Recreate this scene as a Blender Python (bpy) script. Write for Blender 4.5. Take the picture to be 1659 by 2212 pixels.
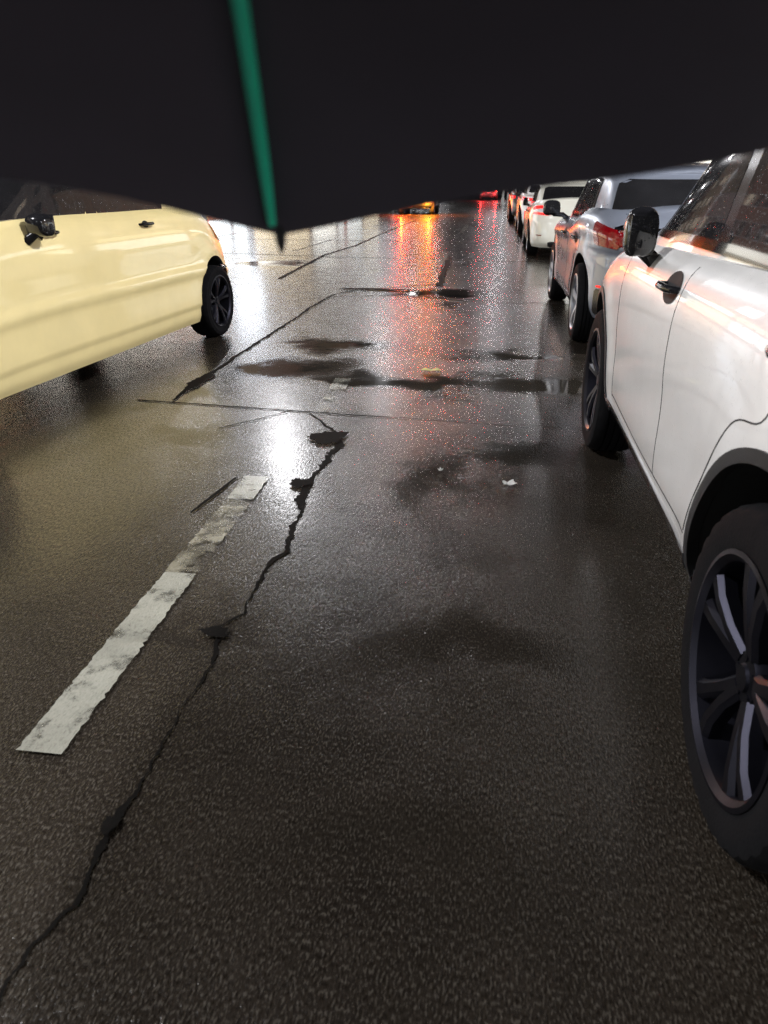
import bpy, bmesh, math, random
from mathutils import Vector, Matrix
random.seed(7)
S = bpy.context.scene
COL = S.collection
for o in list(bpy.data.objects): bpy.data.objects.remove(o)
R = math.radians

# ------------------------------------------------------------------ camera
cam_d = bpy.data.cameras.new('camera')
cam = bpy.data.objects.new('camera', cam_d); COL.objects.link(cam)
CAM_H = 1.34
cam.location = (0, 0, CAM_H)
cam.rotation_euler = (R(90-24.54), 0, R(8.68))
cam_d.sensor_fit = 'VERTICAL'; cam_d.sensor_height = 36.0
cam_d.lens = 1540/2212*36.0
cam_d.clip_start = 0.02; cam_d.clip_end = 2000
cam_d.dof.use_dof = True; cam_d.dof.focus_distance = 4.5; cam_d.dof.aperture_fstop = 5.0
S.camera = cam

# ------------------------------------------------------------------ world (night sky), view
w = bpy.data.worlds.new("World"); S.world = w; w.use_nodes = True
nt = w.node_tree
bg = nt.nodes['Background']
bg.inputs[0].default_value = (0.30, 0.32, 0.42, 1); bg.inputs[1].default_value = 0.012
S.view_settings.view_transform = 'Standard'; S.view_settings.look = 'None'
S.view_settings.gamma = 1; S.view_settings.exposure = 0.0
S.cycles.sample_clamp_indirect = 4.0; S.cycles.sample_clamp_direct = 14.0
S.cycles.use_denoising = True; S.cycles.denoising_input_passes = 'RGB_ALBEDO_NORMAL'; S.cycles.denoising_prefilter = 'NONE'
S.cycles.use_adaptive_sampling = False; S.cycles.use_light_tree = True; S.cycles.max_bounces = 6

# ------------------------------------------------------------------ materials
def newmat(name):
    m = bpy.data.materials.new(name); m.use_nodes = True
    return m, m.node_tree, m.node_tree.nodes['Principled BSDF']
def pos(nt, scale=1.0, obj=True):
    t = nt.nodes.new('ShaderNodeTexCoord' if obj else 'ShaderNodeNewGeometry')
    out = t.outputs['Object'] if obj else t.outputs['Position']
    return out
def noise(nt, vec, scale, detail=4, rough=.55, dist=0):
    n = nt.nodes.new('ShaderNodeTexNoise'); n.inputs['Scale'].default_value = scale
    n.inputs['Detail'].default_value = detail; n.inputs['Roughness'].default_value = rough
    n.inputs['Distortion'].default_value = dist
    nt.links.new(vec, n.inputs['Vector']); return n.outputs['Fac']
def ramp(nt, fac, stops):
    r = nt.nodes.new('ShaderNodeValToRGB'); e = r.color_ramp.elements
    while len(e) < len(stops): e.new(0.5)
    for k, (p, c) in enumerate(stops):
        e[k].position = p
        e[k].color = (c, c, c, 1) if isinstance(c, (int, float)) else (*c, 1)
    nt.links.new(fac, r.inputs['Fac']); return r.outputs['Color']
def math_(nt, op, a, b=None, clamp=False):
    n = nt.nodes.new('ShaderNodeMath'); n.operation = op; n.use_clamp = clamp
    for i, v in enumerate((a, b)):
        if v is None: continue
        if isinstance(v, (int, float)): n.inputs[i].default_value = v
        else: nt.links.new(v, n.inputs[i])
    return n.outputs[0]
def mixc(nt, fac, a, b):
    n = nt.nodes.new('ShaderNodeMix'); n.data_type = 'RGBA'
    for sock, v in ((n.inputs[0], fac), (n.inputs[6], a), (n.inputs[7], b)):
        if isinstance(v, tuple): sock.default_value = (*v, 1)
        elif isinstance(v, (int, float)): sock.default_value = v
        else: nt.links.new(v, sock)
    return n.outputs[2]
def bump(nt, h, strength, dist, bsdf, normal=None):
    b = nt.nodes.new('ShaderNodeBump'); b.inputs['Strength'].default_value = strength
    b.inputs['Distance'].default_value = dist; nt.links.new(h, b.inputs['Height'])
    if normal is not None: nt.links.new(normal, b.inputs['Normal'])
    if bsdf is not None: nt.links.new(b.outputs[0], bsdf.inputs['Normal'])
    return b.outputs[0]

def simple(name, color, rough=.5, metal=0, coat=0, var=.12, bscale=0, bstr=.1, bdist=.002, nscale=8):
    m, nt, b = newmat(name)
    p = pos(nt)
    f = noise(nt, p, nscale, 5)
    c1 = tuple(max(0, v*(1-var)) for v in color); c2 = tuple(min(1, v*(1+var)) for v in color)
    nt.links.new(ramp(nt, f, [(.3, c1), (.7, c2)]), b.inputs['Base Color'])
    b.inputs['Roughness'].default_value = rough; b.inputs['Metallic'].default_value = metal
    if rough >= .85: b.inputs['Specular IOR Level'].default_value = .1
    b.inputs['Coat Weight'].default_value = coat; b.inputs['Coat Roughness'].default_value = .04
    if bscale: bump(nt, noise(nt, p, bscale, 3), bstr, bdist, b)
    return m
def paint(name, color, rough=.35, metal=0, drops=.35):
    """wet car paint: clear coat, rain droplets, faint dirt towards nothing in particular"""
    m, nt, b = newmat(name)
    p = pos(nt)
    f = noise(nt, p, 3.0, 6, .6)
    c1 = tuple(v*.93 for v in color)
    nt.links.new(ramp(nt, f, [(.35, c1), (.65, color)]), b.inputs['Base Color'])
    b.inputs['Metallic'].default_value = metal
    nt.links.new(ramp(nt, noise(nt, p, 14, 4), [(.3, rough-.05), (.7, rough+.08)]), b.inputs['Roughness'])
    b.inputs['Coat Weight'].default_value = 1; b.inputs['Coat Roughness'].default_value = .05
    v = nt.nodes.new('ShaderNodeTexVoronoi'); v.inputs['Scale'].default_value = 95
    nt.links.new(p, v.inputs['Vector'])
    h = ramp(nt, v.outputs['Distance'], [(0.0, 1.0), (.28, .0)])
    keep = ramp(nt, noise(nt, p, 30, 2), [(.5, 0.0), (.56, 1.0)])
    hh = math_(nt, 'MULTIPLY', h, keep)
    bb = nt.nodes.new('ShaderNodeBump'); bb.inputs['Strength'].default_value = drops; bb.inputs['Distance'].default_value = .003
    nt.links.new(hh, bb.inputs['Height']); nt.links.new(bb.outputs[0], b.inputs['Coat Normal'])
    return m
def glassmat(name, color, rough=.04, drops=.5, trans=0):
    m, nt, b = newmat(name)
    p = pos(nt)
    nt.links.new(ramp(nt, noise(nt, p, 5, 4), [(.3, tuple(c*.7 for c in color)), (.7, color)]), b.inputs['Base Color'])
    b.inputs['Roughness'].default_value = rough; b.inputs['IOR'].default_value = 1.6
    b.inputs['Specular IOR Level'].default_value = .7
    v = nt.nodes.new('ShaderNodeTexVoronoi'); v.inputs['Scale'].default_value = 120
    nt.links.new(p, v.inputs['Vector'])
    h = ramp(nt, v.outputs['Distance'], [(0.0, 1.0), (.32, .0)])
    keep = ramp(nt, noise(nt, p, 22, 3), [(.45, 0.0), (.52, 1.0)])
    bump(nt, math_(nt, 'MULTIPLY', h, keep), drops, .003, b)
    return m
def emis(name, color, strength):
    m, nt, b = newmat(name)
    b.inputs['Base Color'].default_value = (*[c*.6 for c in color], 1)
    b.inputs['Emission Color'].default_value = (*color, 1); b.inputs['Emission Strength'].default_value = strength
    b.inputs['Roughness'].default_value = .2
    return m

M = dict(
    white=paint('white_paint', (.80, .79, .78)),
    cream=paint('cream_white_paint', (.80, .79, .70)),
    silver=paint('blue_silver_paint', (.27, .30, .37), .32, .4),
    taxi=paint('taxi_yellow_paint', (.95, .80, .40), .38, drops=.25),
    darkpaint=paint('dark_paint', (.03, .03, .035)),
    redpaint=paint('red_paint', (.25, .02, .02)),
    glass=glassmat('tinted_glass', (.018, .018, .02)),
    black=simple('black_plastic', (.018, .018, .02), .45, bscale=400, bstr=.2),
    gloss=simple('gloss_black', (.012, .012, .014), .12, coat=.6),
    well=simple('wheel_well_liner', (.008, .008, .009), .8),
    rubber=simple('tyre_rubber', (.006, .006, .007), .9, bscale=120, bstr=.5, bdist=.003),
    chrome=simple('chrome', (.75, .75, .76), .12, 1.0, var=.04),
    alloy_dark=simple('dark_alloy', (.018, .018, .026), .45, .9, var=.1),
    alloy=simple('silver_alloy', (.45, .46, .5), .3, .9, var=.05),
    redlens=simple('red_lens', (.20, .003, .006), .12, coat=1, var=.25, nscale=30),
    clearlens=simple('clear_lens', (.72, .72, .76), .1, coat=1, var=.05),
    amber=simple('amber_lens', (.55, .16, .01), .15, coat=1),
    redlit=emis('lit_red_lens', (1, .02, .02), .9),
    plate=simple('number_plate', (.7, .7, .66), .4),
    steel=simple('galvanised_steel', (.28, .29, .3), .45, .8),
)

# ------------------------------------------------------------------ object helpers
def link(name, me, mat=None, parent=None, smooth=True, angle=40):
    o = bpy.data.objects.new(name, me); COL.objects.link(o)
    if mat is not None and not me.materials:
        for m in (mat if isinstance(mat, (list, tuple)) else [mat]): me.materials.append(m)
    if smooth:
        for p in me.polygons: p.use_smooth = True
        me.set_sharp_from_angle(angle=R(angle))
    if parent is not None: o.parent = parent
    return o
def obj(name, bm, mat, parent=None, smooth=True, angle=40):
    bmesh.ops.recalc_face_normals(bm, faces=bm.faces)
    me = bpy.data.meshes.new(name); bm.to_mesh(me); bm.free()
    return link(name, me, mat, parent, smooth, angle)
def thing(name, label, cat, loc=(0, 0, 0), rz=0, group=None):
    o = bpy.data.objects.new(name, None); COL.objects.link(o)
    o.empty_display_size = .2
    o.location = loc; o.rotation_euler = (0, 0, rz)
    o['label'] = label; o['category'] = cat
    if group: o['group'] = group
    return o
def tag(o, label, cat, group=None):
    o['label'] = label; o['category'] = cat
    if group: o['group'] = group
    return o
def struct(o): o['kind'] = 'structure'; return o
def box(bm, c, s, rot=None, bevel=0):
    r = bmesh.ops.create_cube(bm, size=1)
    vs = r['verts']
    for v in vs: v.co = Vector((v.co.x*s[0], v.co.y*s[1], v.co.z*s[2]))
    if bevel:
        es = list({e for v in vs for e in v.link_edges})
        rr = bmesh.ops.bevel(bm, geom=es, offset=bevel, segments=3, affect='EDGES', profile=.5)
        vs = list({v for f in rr['faces'] for v in f.verts} | {v for v in vs if v.is_valid})
    for v in vs:
        if rot is not None: v.co = rot @ v.co
        v.co += Vector(c)
    return vs
def tube(bm, pts, rad, n=10, cap=True):
    pts = [Vector(p) for p in pts]
    rads = rad if isinstance(rad, (list, tuple)) else [rad]*len(pts)
    rings = []
    for i, p in enumerate(pts):
        d = (pts[min(i+1, len(pts)-1)] - pts[max(i-1, 0)]).normalized()
        a = Vector((0, 0, 1)) if abs(d.z) < .9 else Vector((1, 0, 0))
        u = d.cross(a).normalized(); v = d.cross(u)
        rings.append([bm.verts.new(p + rads[i]*(math.cos(2*math.pi*k/n)*u + math.sin(2*math.pi*k/n)*v)) for k in range(n)])
    for a, b in zip(rings, rings[1:]):
        for k in range(n): bm.faces.new((a[k], a[(k+1) % n], b[(k+1) % n], b[k]))
    if cap: bm.faces.new(rings[0][::-1]); bm.faces.new(rings[-1])
def lathe_x(bm, prof, n=64, c=(0, 0, 0)):
    """revolve (radius, x) profile about the x axis"""
    rings = []
    for r, x in prof:
        rings.append([bm.verts.new((c[0]+x, c[1]+r*math.cos(2*math.pi*k/n), c[2]+r*math.sin(2*math.pi*k/n))) for k in range(n)])
    for a, b in zip(rings, rings[1:]):
        for k in range(n): bm.faces.new((a[k], a[(k+1) % n], b[(k+1) % n], b[k]))
    return rings

# ------------------------------------------------------------------ car surfaces
def interp(tab, x):
    if x <= tab[0][0]: return tab[0][1]
    for (x0, y0), (x1, y1) in zip(tab, tab[1:]):
        if x <= x1:
            t = (x-x0)/(x1-x0); return y0+(y1-y0)*t
    return tab[-1][1]
def smooth_tab(tab, n=64):
    """catmull-rom resample of a table"""
    out = []
    P = [tab[0]]+list(tab)+[tab[-1]]
    for i in range(1, len(P)-2):
        p0, p1, p2, p3 = P[i-1], P[i], P[i+1], P[i+2]
        d = p2[0]-p1[0]
        m1 = (p2[1]-p0[1])/max(1e-6, p2[0]-p0[0]); m2 = (p3[1]-p1[1])/max(1e-6, p3[0]-p1[0])
        for k in range(6):
            t = k/6; h = t*t*(3-2*t)
            y = (2*t**3-3*t*t+1)*p1[1]+(t**3-2*t*t+t)*d*m1+(-2*t**3+3*t*t)*p2[1]+(t**3-t*t)*d*m2
            out.append((p1[0]+d*t, y))
    out.append(tab[-1]); return out

class Loft:
    """closed stack of horizontal super-elliptic slices; zb..ztop(y)"""
    def __init__(s, zb, ztop, hw, wprof, yr, yf, n=5.0, crown=.03, flare=None):
        s.zb, s.zt, s.hw, s.n, s.crown = zb, smooth_tab(ztop), hw, n, crown
        s.wp, s.yr, s.yf = smooth_tab(wprof), smooth_tab(yr), smooth_tab(yf)
        s.flare = flare
    def ab(s, kind, v):
        if kind == 'b': return (max(0, 1-abs(v)**s.n))**(1/s.n), v
        return v, -(max(0, 1-abs(v)**s.n))**(1/s.n)
    def at(s, a, b, t, off=0):
        yr0, yf0 = interp(s.yr, t), interp(s.yf, t)
        y = (yr0+yf0)/2 + b*(yf0-yr0)/2
        z = s.zb + t*(interp(s.zt, y)-s.zb)
        w_ = s.hw*interp(s.wp, t)
        if s.flare:
            for yw, zw, rr, amt in s.flare:
                d = math.hypot(y-yw, z-zw)
                w_ += amt*math.exp(-((d-rr)/.09)**2)
        return Vector((a*w_, y, z))
    def side(s, y, t, sx=-1):
        yr0, yf0 = interp(s.yr, t), interp(s.yf, t)
        b = max(-1, min(1, (y-(yr0+yf0)/2)/((yf0-yr0)/2)))
        a, b = s.ab('b', b); return s.at(sx*a, b, t)
    def tz(s, y, z): return (z-s.zb)/(interp(s.zt, y)-s.zb)
    def sidez(s, y, z, sx=-1): return s.side(y, s.tz(y, z), sx)
    def rear(s, a, t): a, b = s.ab('a', a); return s.at(a, b, t)
    def front(s, a, t): a, b = s.ab('a', a); return s.at(a, -b, t)
    def theta(s, th, t, end=-1):
        """th 0 = left side, 90 = middle of rear, 180 = right side"""
        c, q = math.cos(R(th)), math.sin(R(th)); n = s.n
        a = -math.copysign(abs(c)**(2/n), c); b = end*abs(q)**(2/n)
        return s.at(a, b, t)
    def mesh(s, nt=34):
        bs = [-.985+1.97*k/69 for k in range(70)]
        asd = (1-.985**s.n)**(1/s.n)
        as_ = [asd*k/7 for k in range(7)]  # stops short of the side samples
        # half outline from rear centre to front centre on the left side
        half = [s.ab('a', a) for a in as_] + [s.ab('b', b) for b in bs] + [(a, -s.ab('a', a)[1]) for a in reversed(as_)]
        ts = [k/(nt-1) for k in range(nt)]
        bm = bmesh.new(); rings = []
        for t in ts:
            L = [bm.verts.new(s.at(-a, b, t)) for a, b in half]
            Rr = [L[0]] + [bm.verts.new(s.at(a, b, t)) for a, b in half[1:-1]] + [L[-1]]
            rings.append((L, Rr))
        for (L0, R0), (L1, R1) in zip(rings, rings[1:]):
            for k in range(len(half)-1):
                bm.faces.new((L0[k], L0[k+1], L1[k+1], L1[k])); bm.faces.new((R0[k+1], R0[k], R1[k], R1[k+1]))
        K = 8
        for idx, sgn in ((0, 0), (-1, 1)):
            L, Rr = rings[idx]; rows = []
            for k in range(len(half)):
                if k in (0, len(half)-1): rows.append([L[k]]); continue
                row = [L[k]]
                for j in range(1, K):
                    x = -1+2*j/K; c = L[k].co.lerp(Rr[k].co, j/K)
                    wloc = abs(L[k].co.x)/s.hw
                    c.z += sgn*s.crown*(1-x*x)*min(1, wloc*1.4)
                    row.append(bm.verts.new(c))
                row.append(Rr[k]); rows.append(row)
            for r0, r1 in zip(rows, rows[1:]):
                if len(r0) == 1:
                    for j in range(K): bm.faces.new((r0[0], r1[j], r1[j+1]))
                elif len(r1) == 1:
                    for j in range(K): bm.faces.new((r0[j], r1[0], r0[j+1]))
                else:
                    for j in range(K): bm.faces.new((r0[j], r1[j], r1[j+1], r0[j+1]))
        bmesh.ops.recalc_face_normals(bm, faces=bm.faces)
        return bm

def panel(fn, off=.003, thick=.006, nu=24, nv=12, rnd=.0, flip=False):
    """slab following surface fn(u,v), u,v in 0..1, rounded corners"""
    bm = bmesh.new()
    def P(u, v):
        if rnd:
            q = 2*v-1; e = max(0, (abs(q)-(1-rnd))/rnd)
            k = 1-rnd*.5*(1-math.sqrt(max(0, 1-e*e)))
            u = .5+(u-.5)*k
        return fn(u, v)
    F, B = [], []
    for i in range(nu+1):
        fr, br = [], []
        for j in range(nv+1):
            u, v = i/nu, j/nv; p = P(u, v); e = 1e-3
            du = P(min(1, u+e), v)-P(max(0, u-e), v); dv = P(u, min(1, v+e))-P(u, max(0, v-e))
            nrm = du.cross(dv)
            nrm = nrm.normalized() if nrm.length > 1e-12 else Vector((0, 0, 1))
            if nrm.dot(p-Vector((0, max(-1.2, min(1.2, p.y)), p.z))) < 0: nrm = -nrm
            fr.append(bm.verts.new(p+nrm*off)); br.append(bm.verts.new(p+nrm*(off-thick)))
        F.append(fr); B.append(br)
    for i in range(nu):
        for j in range(nv):
            bm.faces.new((F[i][j], F[i+1][j], F[i+1][j+1], F[i][j+1]))
            bm.faces.new((B[i][j+1], B[i+1][j+1], B[i+1][j], B[i][j]))
    for i in range(nu):
        bm.faces.new((F[i][0], B[i][0], B[i+1][0], F[i+1][0])); bm.faces.new((F[i+1][nv], B[i+1][nv], B[i][nv], F[i][nv]))
    for j in range(nv):
        bm.faces.new((F[0][j+1], B[0][j+1], B[0][j], F[0][j])); bm.faces.new((F[nu][j], B[nu][j], B[nu][j+1], F[nu][j+1]))
    return bm
def cut_wells(o, wheels, ra, depth=.30):
    """subtract wheel wells and paint them with liner"""
    me = o.data
    me.materials.append(M['well'])
    bm = bmesh.new()
    for (y, z, r_, sx, hw) in wheels:
        n = 56; x0, x1 = sx*(hw-depth), sx*(hw+.2)
        A = [bm.verts.new((x0, y+r_*math.cos(2*math.pi*k/n), z+r_*math.sin(2*math.pi*k/n))) for k in range(n)]
        B = [bm.verts.new((x1, y+r_*math.cos(2*math.pi*k/n), z+r_*math.sin(2*math.pi*k/n))) for k in range(n)]
        for k in range(n): bm.faces.new((A[k], A[(k+1) % n], B[(k+1) % n], B[k]))
        bm.faces.new(A[::-1]); bm.faces.new(B)
    bmesh.ops.recalc_face_normals(bm, faces=bm.faces)
    cm = bpy.data.meshes.new('cut'); bm.to_mesh(cm); bm.free(); cm.materials.append(M['well'])
    co = bpy.data.objects.new('cut', cm); COL.objects.link(co); co.parent = o.parent
    md = o.modifiers.new('b', 'BOOLEAN'); md.operation = 'DIFFERENCE'; md.object = co; md.solver = 'EXACT'
    md.use_hole_tolerant = False
    bpy.context.view_layer.update()
    dg = bpy.context.evaluated_depsgraph_get()
    new = bpy.data.meshes.new_from_object(o.evaluated_get(dg))
    o.modifiers.clear(); o.data = new
    bpy.data.objects.remove(co)
    me = o.data
    wi = [i for i, m in enumerate(me.materials) if m and m.name.startswith('wheel_well')][0]
    for p in me.polygons:
        c = p.center
        for (y, z, r_, sx, hw) in wheels:
            d = math.hypot(c.y-y, c.z-z)
            flat = abs(c.x-sx*(hw-depth)) < .004 and d < r_+.01
            inner = abs(d-r_) < .02 and sx*c.x > hw-depth-.005 and abs(p.normal.x) < .3
            if (flat or inner) and sx*c.x < hw+.02: p.material_index = wi
        p.use_smooth = True
    me.set_sharp_from_angle(angle=R(32))

def make_wheel(r, wid, style, alloy, sx, parent, y, x, spokes=5):
    """wheel (brake disc) > tyre, rim. outer face towards sx"""
    c = (0, 0, 0)
    bm = bmesh.new(); lathe_x(bm, [(.001, -sx*.03), (r*.42, -sx*.03), (r*.42, -sx*.045), (.001, -sx*.045)], 32)
    wh = obj('wheel', bm, M['steel'], parent); wh.location = (x, y, r)
    h = wid/2; ri = r*.70
    bm = bmesh.new()
    prof = [(ri, -h*.75), (ri+.012, -h*.92), (r*.86, -h*1.0), (r*.95, -h*.92), (r*.985, -h*.78)]
    for g in (-.45, -.15, .15, .45):
        prof += [(r, h*(g-.11)), (r, h*(g-.035)), (r-.009, h*(g-.03)), (r-.009, h*(g+.03)), (r, h*(g+.035)), (r, h*(g+.11))]
    prof += [(r*.985, h*.78), (r*.95, h*.92), (r*.86, h*1.0), (ri+.012, h*.92), (ri, h*.75)]
    rings = lathe_x(bm, prof, 96)
    # tread blocks: pull back every third segment of the shoulders
    for idx in (3, 4, len(prof)-5, len(prof)-4):
        for k in range(0, 96, 3):
            v = rings[idx][k]; q = Vector((0, v.co.y, v.co.z)); q *= (1-.007/r); v.co.y, v.co.z = q.y, q.z
    obj('tyre', bm, M['rubber'], wh, angle=30)
    bm = bmesh.new()
    lathe_x(bm, [(ri+.006, sx*h*.80), (ri+.012, sx*h*.95), (ri, sx*h*.97), (ri-.014, sx*h*.86), (ri-.022, sx*h*.5), (ri-.03, -sx*h*.6), (ri, -sx*h*.75)], 64)
    hub = r*.17
    lathe_x(bm, [(.001, sx*(h*.70)), (hub*.45, sx*(h*.70)), (hub*.5, sx*(h*.64)), (hub*.9, sx*h*.62), (hub, sx*h*.5), (hub, 0), (.001, 0)], 32)
    for k in range(spokes):
        a0 = 2*math.pi*k/spokes+.3
        for d in ((-.17, .17) if style == 'twin' else (0,)):
            wi_ = r*(.060 if style == 'twin' else .105)
            secs = []
            for t in (0, .35, .7, 1):
                rr = hub*.8+(ri-.008-hub*.8)*t
                aa = a0+d*(.55+.65*t)
                cen = Vector((sx*h*(.55+.22*math.sin(t*math.pi*.6)), rr*math.cos(aa), rr*math.sin(aa)))
                tn = Vector((0, -math.sin(aa), math.cos(aa))); ww = wi_*(1-.25*math.sin(t*math.pi))*(1.0+.25*t)
                xs = Vector((sx, 0, 0))
                secs.append([cen+tn*ww, cen+tn*ww*.55+xs*.012, cen-tn*ww*.55+xs*.012, cen-tn*ww, cen-tn*ww*.8-xs*.03, cen+tn*ww*.8-xs*.03])
            vs = [[bm.verts.new(q) for q in s_] for s_ in secs]
            for A, B in zip(vs, vs[1:]):
                for j in range(6): bm.faces.new((A[j], A[(j+1) % 6], B[(j+1) % 6], B[j]))
            bm.faces.new(vs[0]); bm.faces.new(vs[-1][::-1])
    for k in range(5):
        a = 2*math.pi*k/5; rr = hub*.7
        lathe_x(bm, [(.001, sx*h*.66), (.009, sx*h*.66), (.010, sx*h*.55)], 8, (0, rr*math.cos(a), rr*math.sin(a)))
    obj('rim', bm, alloy, wh, angle=30)
    return wh

def arch_trim(body, y, z, r0, r1, sx, t0=-20, t1=200):
    def fn(u, v):
        a = R(t0+(t1-t0)*u); rr = r0+(r1-r0)*v
        yy, zz = y+rr*math.cos(a), max(body.zb+.01, z+rr*math.sin(a))
        return body.sidez(yy, zz, sx)
    return panel(fn, .006, .03, 48, 3, flip=(sx > 0))

def strip(body, y0, y1, z0, z1, sx, off=.006, thick=.012, nv=3, nu=40, rnd=0):
    f0 = z0 if callable(z0) else (lambda y: z0); f1 = z1 if callable(z1) else (lambda y: z1)
    def fn(u, v):
        y = y0+(y1-y0)*u
        return body.sidez(y, f0(y)+(f1(y)-f0(y))*v, sx)
    return panel(fn, off, thick, nu, nv, rnd=rnd, flip=(sx < 0) is False)
def seam(body, pts, sx, wd=.0036):
    """dark shut line along (y,z) points, almost flush"""
    bm = bmesh.new(); P = []
    T = smooth_pts(pts, 8)
    for i, (y, z) in enumerate(T):
        y2, z2 = T[min(i+1, len(T)-1)]; y1, z1 = T[max(i-1, 0)]
        d = Vector((y2-y1, z2-z1)).normalized(); nrm = Vector((-d.y, d.x))*wd/2
        a = body.sidez(y+nrm.x, z+nrm.y, sx); b = body.sidez(y-nrm.x, z-nrm.y, sx)
        o_ = Vector((sx*.0012, 0, 0)); P.append((bm.verts.new(a+o_), bm.verts.new(b+o_), bm.verts.new(a-o_*3), bm.verts.new(b-o_*3)))
    for A, B in zip(P, P[1:]):
        bm.faces.new((A[0], A[1], B[1], B[0])); bm.faces.new((A[2], B[2], B[3], A[3]))
        bm.faces.new((A[0], B[0], B[2], A[2])); bm.faces.new((A[1], A[3], B[3], B[1]))
    return bm
def smooth_pts(pts, k=6):
    P = [pts[0]]+list(pts)+[pts[-1]]; out = []
    for i in range(1, len(P)-2):
        p0, p1, p2, p3 = [Vector(p) for p in P[i-1:i+3]]
        for j in range(k):
            t = j/k
            out.append(tuple(.5*((2*p1)+(p2-p0)*t+(2*p0-5*p1+4*p2-p3)*t*t+(3*p1-p0-3*p2+p3)*t**3)))
    out.append(tuple(pts[-1])); return out
def join_bm(bms):
    out = bmesh.new()
    for b in bms:
        me = bpy.data.meshes.new('t'); b.to_mesh(me); b.free(); out.from_mesh(me); bpy.data.meshes.remove(me)
    return out

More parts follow.
